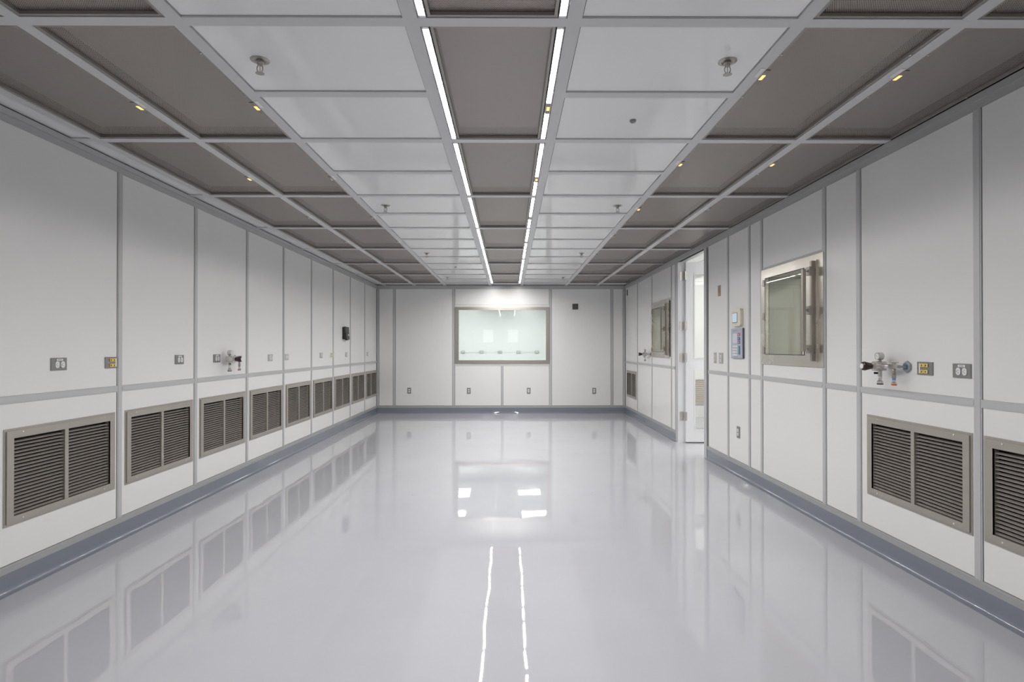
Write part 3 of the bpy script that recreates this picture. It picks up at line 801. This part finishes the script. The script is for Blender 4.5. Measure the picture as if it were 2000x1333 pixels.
# ---------------------------------------------------------------- gas valve assemblies
def gas_valve(loc, rot, label, span, second=True, cap2='orange', flange='hex'):
    """origin: wall flange; regulator span metres to the left along the wall (facing it)"""
    t = thing('gas_valve', label, 'gas valve', loc, rot)
    w = -.060
    MB().cyl((0,0,0), (0,-.010,0), .033, .033, n=6).cyl((0,-.010,0), (0,-.014,0), .031, .024, n=6).build('wall_flange', flange, t)
    MB().cyl((0,-.014,0), (0,-.020,0), .014, n=16).build('sleeve', 'sleeve', t)
    tx = -.030
    mb = MB().cyl((0,-.014,0), (tx*.55,-.040,0), .0065, n=12).cyl((tx*.55,-.040,0), (tx,w,0), .0065, n=12).cyl((tx*.45,-.034,0), (tx*.62,-.043,0), .009, n=6)
    mb.build('inlet_pipe', 'chrome_dark', t)
    mb = MB().box(tx-.013, tx+.013, w-.013, w+.013, -.012, .013).cyl((tx,w,.013), (tx,w,.022), .009, n=12)
    mb.build('tee_body', 'chrome', t)
    rx = -span
    MB().cyl((tx-.013,w,0), (tx-.013-.02,w,0), .012, n=6).cyl((tx-.033,w,0), (rx+.026,w,0), .014, n=16).cyl((rx+.040,w,0), (rx+.022,w,0), .018, n=6).build('connector', 'chrome', t)
    if second:
        mb = MB().box(tx-.026, tx+.018, w-.010, w+.010, .022, .027).box(tx-.010, tx+.010, w-.020, w+.020, .020, .026)
        mb.build('lever', 'chrome', t)
        mb = MB().lathe((tx,w,-.012), (0,0,-1), [(0,.007),(.006,.009),(.010,.0095),(.015,.006),(.018,.006),(.022,.009),(.027,.0095),(.033,.006),(.035,.006)], 14)
        mb.cyl((tx,w,-.045), (tx,w,-.062), .0125, n=6); mb.build('drop_leg', 'chrome_dark', t)
        MB().cyl((tx,w,-.062), (tx,w,-.076), .0095, n=16).build('band', 'blue' if cap2 == 'orange' else 'chrome_dark', t)
        MB().lathe((tx,w,-.076), (0,0,-1), [(0,.008),(.010,.009),(.016,.013),(.022,.013)], 16).build('coupling', 'chrome', t)
        MB().cyl((tx,w,-.098), (tx,w,-.107), .0145, n=18).build('end_cap', cap2, t)
    # regulator
    mb = MB().cyl((rx,w+.028,0), (rx,w-.004,0), .027, n=8).cyl((rx,w-.004,0), (rx,w-.040,0), .030, .028, n=24).cyl((rx,w-.040,0), (rx,w-.052,0), .016, n=16)
    mb.box(rx-.026, rx+.026, w-.026, w+.022, -.026, .026)
    mb.build('regulator', 'chrome', t)
    MB().box(rx-.020, rx+.006, w-.0268, w-.0258, .010, .020).build('label_tag', 'label', t)
    kn = MB().lathe((rx,w-.050,0), (0,-1,0), [(0,.017),(.006,.019),(.040,.027),(.052,.025),(.058,.017)], 10).build('knob', 'maroon', t)
    MB().lathe((rx,w-.108,0), (0,-1,0), [(0,.016),(.002,.0155),(.003,.010)], 16).build('knob_cap', 'white_plastic', kn)
    # gauge above
    gz = .058
    MB().cyl((rx,w,.024), (rx,w,gz-.020), .0065, n=10).cyl((rx,w,.026), (rx,w,.033), .0095, n=6).build('gauge_stem', 'chrome_dark', t)
    ga = MB().lathe((rx,w+.014,gz), (0,-1,0), [(0,.020),(.003,.0225),(.030,.0225),(.033,.021),(.031,.0195)], 26).build('gauge', 'chrome', t)
    MB().cyl((rx,w-.0165,gz), (rx,w-.0175,gz), .0198, n=26).build('dial', 'white_plastic', ga)
    mb = MB()
    mb.box(-.014, .006, w-.0187, w-.0180, -.0008, .0008, T=lambda x, y, z: (rx + x*.93+z*.36, y, gz - x*.36 + z*.93))
    for k in range(9):
        a = math.radians(-40 + 260*k/8)
        mb.box(.0150, .0180, w-.0187, w-.0177, -.0004, .0004, T=lambda x, y, z, a=a: (rx + x*math.cos(a)-z*math.sin(a), y, gz + x*math.sin(a)+z*math.cos(a)))
    mb.build('needle', 'slot', ga)
    # outlet valve below the regulator
    MB().lathe((rx,w,-.024), (0,0,-1), [(0,.012),(.004,.0125),(.006,.011),(.036,.011),(.038,.009)], 16).build('outlet_valve', 'chrome', t)
    MB().lathe((rx-.010,w-.003,-.042), (-.72,-.69,0), [(0,.006),(.004,.0065),(.022,.0065),(.024,.004)], 12).build('valve_lever', 'black', t)
    MB().cyl((rx,w,-.062), (rx,w,-.068), .0105, n=16).build('ring', 'white_plastic', t)
    MB().lathe((rx,w,-.068), (0,0,-1), [(0,.0095),(.016,.010),(.022,.016),(.034,.017)], 16).build('coupling', 'chrome', t)
    MB().cyl((rx,w,-.102), (rx,w,-.109), .0172, n=18).build('end_cap', 'black' if cap2 != 'orange' else 'maroon', t)
    return t
gas_valve((XR, 3.208, 1.146), RIGHT_ROT, 'chrome gas valve with gauge, dark knob and orange cap beside the yellow jacks', .152)
gas_valve((XL, 5.325, 1.154), LEFT_ROT, 'chrome gas valve with gauge and black knob on the nine-grille wall', .215, cap2='red_cap')
gas_valve((XR, 9.035, 1.158), RIGHT_ROT, 'small-looking chrome gas valve by the far pass-through on the doorway wall', .150, second=False)

# ---------------------------------------------------------------- pass-through cabinets
def pass_through(yc, label):
    t = thing('pass_through', label, 'pass-through', (XR, yc, (P_Z0+P_Z1)/2), RIGHT_ROT, 'stainless pass-through cabinets')
    hw, hh = .5005, (P_Z1-P_Z0)/2
    dx0, dx1, dz0, dz1 = -.414, .430, -.374, .369
    gx0, gx1, gz0, gz1 = -.394, .262, -.327, .330
    MB().ring(-hw, hw, -hh, hh, -.010, .014, -.405, .405, -.36, .355).build('frame', 'steel_warm', t)
    d = MB().ring(dx0, dx1, dz0, dz1, -.022, -.0105, gx0, gx1, gz0, gz1).build('door', 'steel_warm', t)
    MB().box(gx0-.004, gx1+.004, -.017, -.0115, gz0-.004, gz1+.004).build('pane', 'glass_door', d)
    mb = MB(); mb.ring(gx0-.003, gx1+.003, gz0-.003, gz1+.003, -.0245, -.0222, gx0+.003, gx1-.003, gz0+.003, gz1-.003); mb.build('gasket', 'slot', d)
    # steel-lined chamber through the wall, glazed at its far end
    mb = MB(); a, b, c, e, D = -.40, .40, -.352, .348, .30
    mb.ring(a-.004, b+.004, c-.004, e+.004, .0145, D, a, b, c, e); mb.build('chamber', 'chamber', t)
    MB().ring(a-.03, b+.03, c-.03, e+.03, D, D+.012, a+.012, b-.012, c+.012, e-.012).build('rear_frame', 'steel_warm', t)
    MB().box(a+.005, b-.005, D+.013, D+.018, c+.005, e-.005).build('rear_pane', 'glass', t)
    for z in (.292, -.002, -.296):
        mb = MB().cyl((-.4245, -.022, z-.030), (-.4245, -.022, z+.030), .010, n=12)
        mb.box(-.470, -.4245, -.016, -.0102, z-.024, z+.024).box(-.4245, -.402, -.027, -.0222, z-.024, z+.024)
        mb.build('hinge', 'steel', t)
    MB().box(.372, .384, -.038, -.0225, -.370, .365).box(.392, .404, -.042, -.0225, -.370, .365).build('latch_rod', 'hardware', t)
    for z in (.290, .003, -.282):
        b_ = MB().box(.360, .415, -.062, -.0425, z-.031, z+.031).build('latch_block', 'hardware', t)
        MB().cyl((.388, -.062, z), (.388, -.080, z), .007, n=10).cyl((.388,-.062,z), (.388,-.068,z), .012, n=12).build('standoff', 'chrome', b_)
    MB().box(.376, .402, -.104, -.081, -.298, .305).build('handle_bar', 'hardware', t)
    return t
pass_through((P1[0]+P1[1])/2, 'large stainless pass-through cabinet with glass door, between the keypad and the gas valve')
pass_through((P2[0]+P2[1])/2, 'far stainless pass-through cabinet with glass door, beyond the doorway')

# ---------------------------------------------------------------- room behind the window
RY = 16.5
ar = struct(MB().box(-3.2, 3.0, RY, RY+.1, 0, 2.75).build('adjoining_room_wall', 'room_white'))
MB().box(-3.0, 2.8, RY-.012, RY-.002, 1.138, 1.154).build('wall_rail', 'ceil_panel', ar)
struct(MB().box(-3.3, -3.2, YB+.12, RY+.1, 0, 2.75).build('adjoining_room_wall', 'room_white'))
struct(MB().box(3.0, 3.1, YB+.12, RY+.1, 0, 2.75).build('adjoining_room_wall', 'room_white'))
struct(MB().box(-3.2, 3.0, YB+.12, RY, -.06, 0).build('adjoining_room_floor', 'floor'))
ac = struct(MB().box(-3.3, 3.1, YB+.12, RY+.1, 2.55, 2.65).build('adjoining_room_ceiling', 'room_white'))
struct(MB().box(-3.2, 3.0, YB+.1215, YB+.124, 0, WZ0+.03).build('adjoining_room_wall', 'room_white'))
tk = ['nearer left', 'nearer right', 'farther left', 'farther right']
for k, (x0, x1, y0, y1) in enumerate(((-1.60, -.98, 12.75, 13.35), (.28, .88, 12.75, 13.35), (-1.60, -1.00, 14.75, 15.35), (.22, .84, 14.75, 15.35))):
    t = thing('ceiling_light', 'white square ceiling light in the room behind the window, %s of four' % tk[k], 'ceiling light', ((x0+x1)/2, (y0+y1)/2, 2.55), 0, 'ceiling lights in the room behind the window')
    a, b = (x1-x0)/2, (y1-y0)/2
    mb = MB()
    for q in ((-a, a, -b, -b+.02), (-a, a, b-.02, b), (-a, -a+.02, -b+.02, b-.02), (a-.02, a, -b+.02, b-.02)): mb.box(*q, -.014, -.0005)
    mb.build('frame', 'ceil_panel', t)
    MB().box(-a+.021, a-.021, -b+.021, b-.021, -.010, -.004).build('diffuser', 'troffer', t)
pos = ['leftmost', 'second', 'middle', 'fourth', 'rightmost']
for k in range(5):
    t = thing('wall_outlet', 'small grey outlet plate seen through the window, %s of the five' % pos[k], 'outlet', (-1.330+.533*k, RY-.0125, 1.146), 0, 'outlets on the wall behind the window')
    MB().plate(-.057, .057, -.036, .036, .012, .004).build('cover_plate', 'plate_pale', t)
    for x in (-.020, .020): MB().lathe((x,-.011,0), (0,-1,0), [(0,.015),(.003,.014)], 14).build('receptacle', 'white_plastic', t)

# ---------------------------------------------------------------- corridor beyond the doorway
CX0, CX1, CY0, CY1 = XR+.126, 4.7, 3.0, 10.4
struct(MB().box(XR+.001, CX1, CY0, CY1, -.06, 0).build('corridor_floor', 'floor'))
cw = struct(MB().box(CX0, CX1+.1, CY1, CY1+.1, 0, 2.75).build('corridor_wall', 'wall'))
struct(MB().box(CX1, CX1+.1, CY0-.1, CY1, 0, 2.75).build('corridor_wall', 'wall'))
struct(MB().box(CX0, CX1, CY0-.1, CY0, 0, 2.75).build('corridor_wall', 'wall'))
cc = struct(MB().box(CX0, CX1+.1, CY0-.1, CY1+.1, 2.66, 2.72).build('corridor_ceiling', 'plenum'))
cy = [CY0 + .617*k for k in range(13)]
for x0, x1 in ((CX0, 2.98), (2.98, 3.58), (3.58, 4.18), (4.18, CX1)):
    for y0, y1 in zip(cy, cy[1:]):
        if x0 == 3.58 and y0 in cy[:11]: continue
        MB().box(x0+.008, x1-.008, y0+.008, min(y1, CY1)-.008, 2.60, 2.61).build('panel', 'ceil_panel', cc)
for x in (2.98, 3.58, 4.18): MB().box(x-.012, x+.012, CY0, CY1, 2.594, 2.599).build('grid_bar', 'ceil_panel', cc)
for y in cy[1:]: MB().box(CX0, CX1, y-.012, y+.012, 2.5995, 2.604).build('grid_bar', 'ceil_panel', cc)
n = 0
for x0, x1 in ((3.58, 4.18),):  # unseen row of lamps, added to brighten the doorway and pass-through chambers
    for k in range(11):
        y0, y1 = cy[k], cy[k+1]
        t = thing('ceiling_light', 'unseen square fill light added in the corridor beyond the doorway, %s in its line' % (ORD + ['tenth', 'eleventh'])[k], 'ceiling light', ((x0+x1)/2, (y0+y1)/2, 2.60), 0, 'unseen fill lights added in the corridor')
        a, b = (x1-x0)/2-.01, (y1-y0)/2-.01
        mb = MB()
        for q in ((-a, a, -b, -b+.02), (-a, a, b-.02, b), (-a, -a+.02, -b+.02, b-.02), (a-.02, a, -b+.02, b-.02)): mb.box(*q, -.004, .010)
        mb.build('frame', 'ceil_panel', t)
        MB().box(-a+.021, a-.021, -b+.021, b-.021, -.001, .006).build('diffuser', 'corridor_fill', t)
# tan louvred panel at the corridor's end, seen through the lower door glass
t = thing('louvre_panel', 'tan louvred panel at the end of the corridor, seen through the lower door glass', 'louvre panel', (3.62, CY1, .45), 0)
MB().ring(-.48, .48, -.235, .235, -.012, 0, -.45, .45, -.21, .21).build('frame', 'tan_wall', t)
me = MB().add([(-.449,-.010,-.016),(.449,-.010,-.016),(.449,-.003,.016),(-.449,-.003,.016),(-.449,-.006,-.017),(.449,-.006,-.017),(.449,0,.016),(-.449,0,.016)],
              [(0,1,2,3),(7,6,5,4),(0,4,5,1),(1,5,6,2),(3,2,6,7),(0,3,7,4)]).mesh('louvre_slat', 'tan_wall')
for k in range(12): link('slat', me, t, (0, 0, -.192+k*.035))

# ---------------------------------------------------------------- double door behind the camera (its lit panes show as reflections in the window)
d2 = struct(thing('door_2', '', '', (0, YF, 0))); del d2['category']; del d2['label']
for x0, x1 in ((-1.42, -.30), (-.29, .83)):
    lf = MB().ring(x0, x1, .01, 2.15, .002, .030, (-1.07 if x0 < -1 else -.05), (-.65 if x0 < -1 else .37), 1.50, 2.02).build('door_leaf', 'door', d2)
    h = (-1.07, -.65) if x0 < -1 else (-.05, .37)
    MB().box(h[0]-.003, h[1]+.003, .006, .010, 1.497, 2.023).build('pane', 'lobby', lf)
MB().ring(-1.48, .89, .0, 2.21, .001, .036, -1.425, .835, .005, 2.155).build('jamb', 'alu', d2)
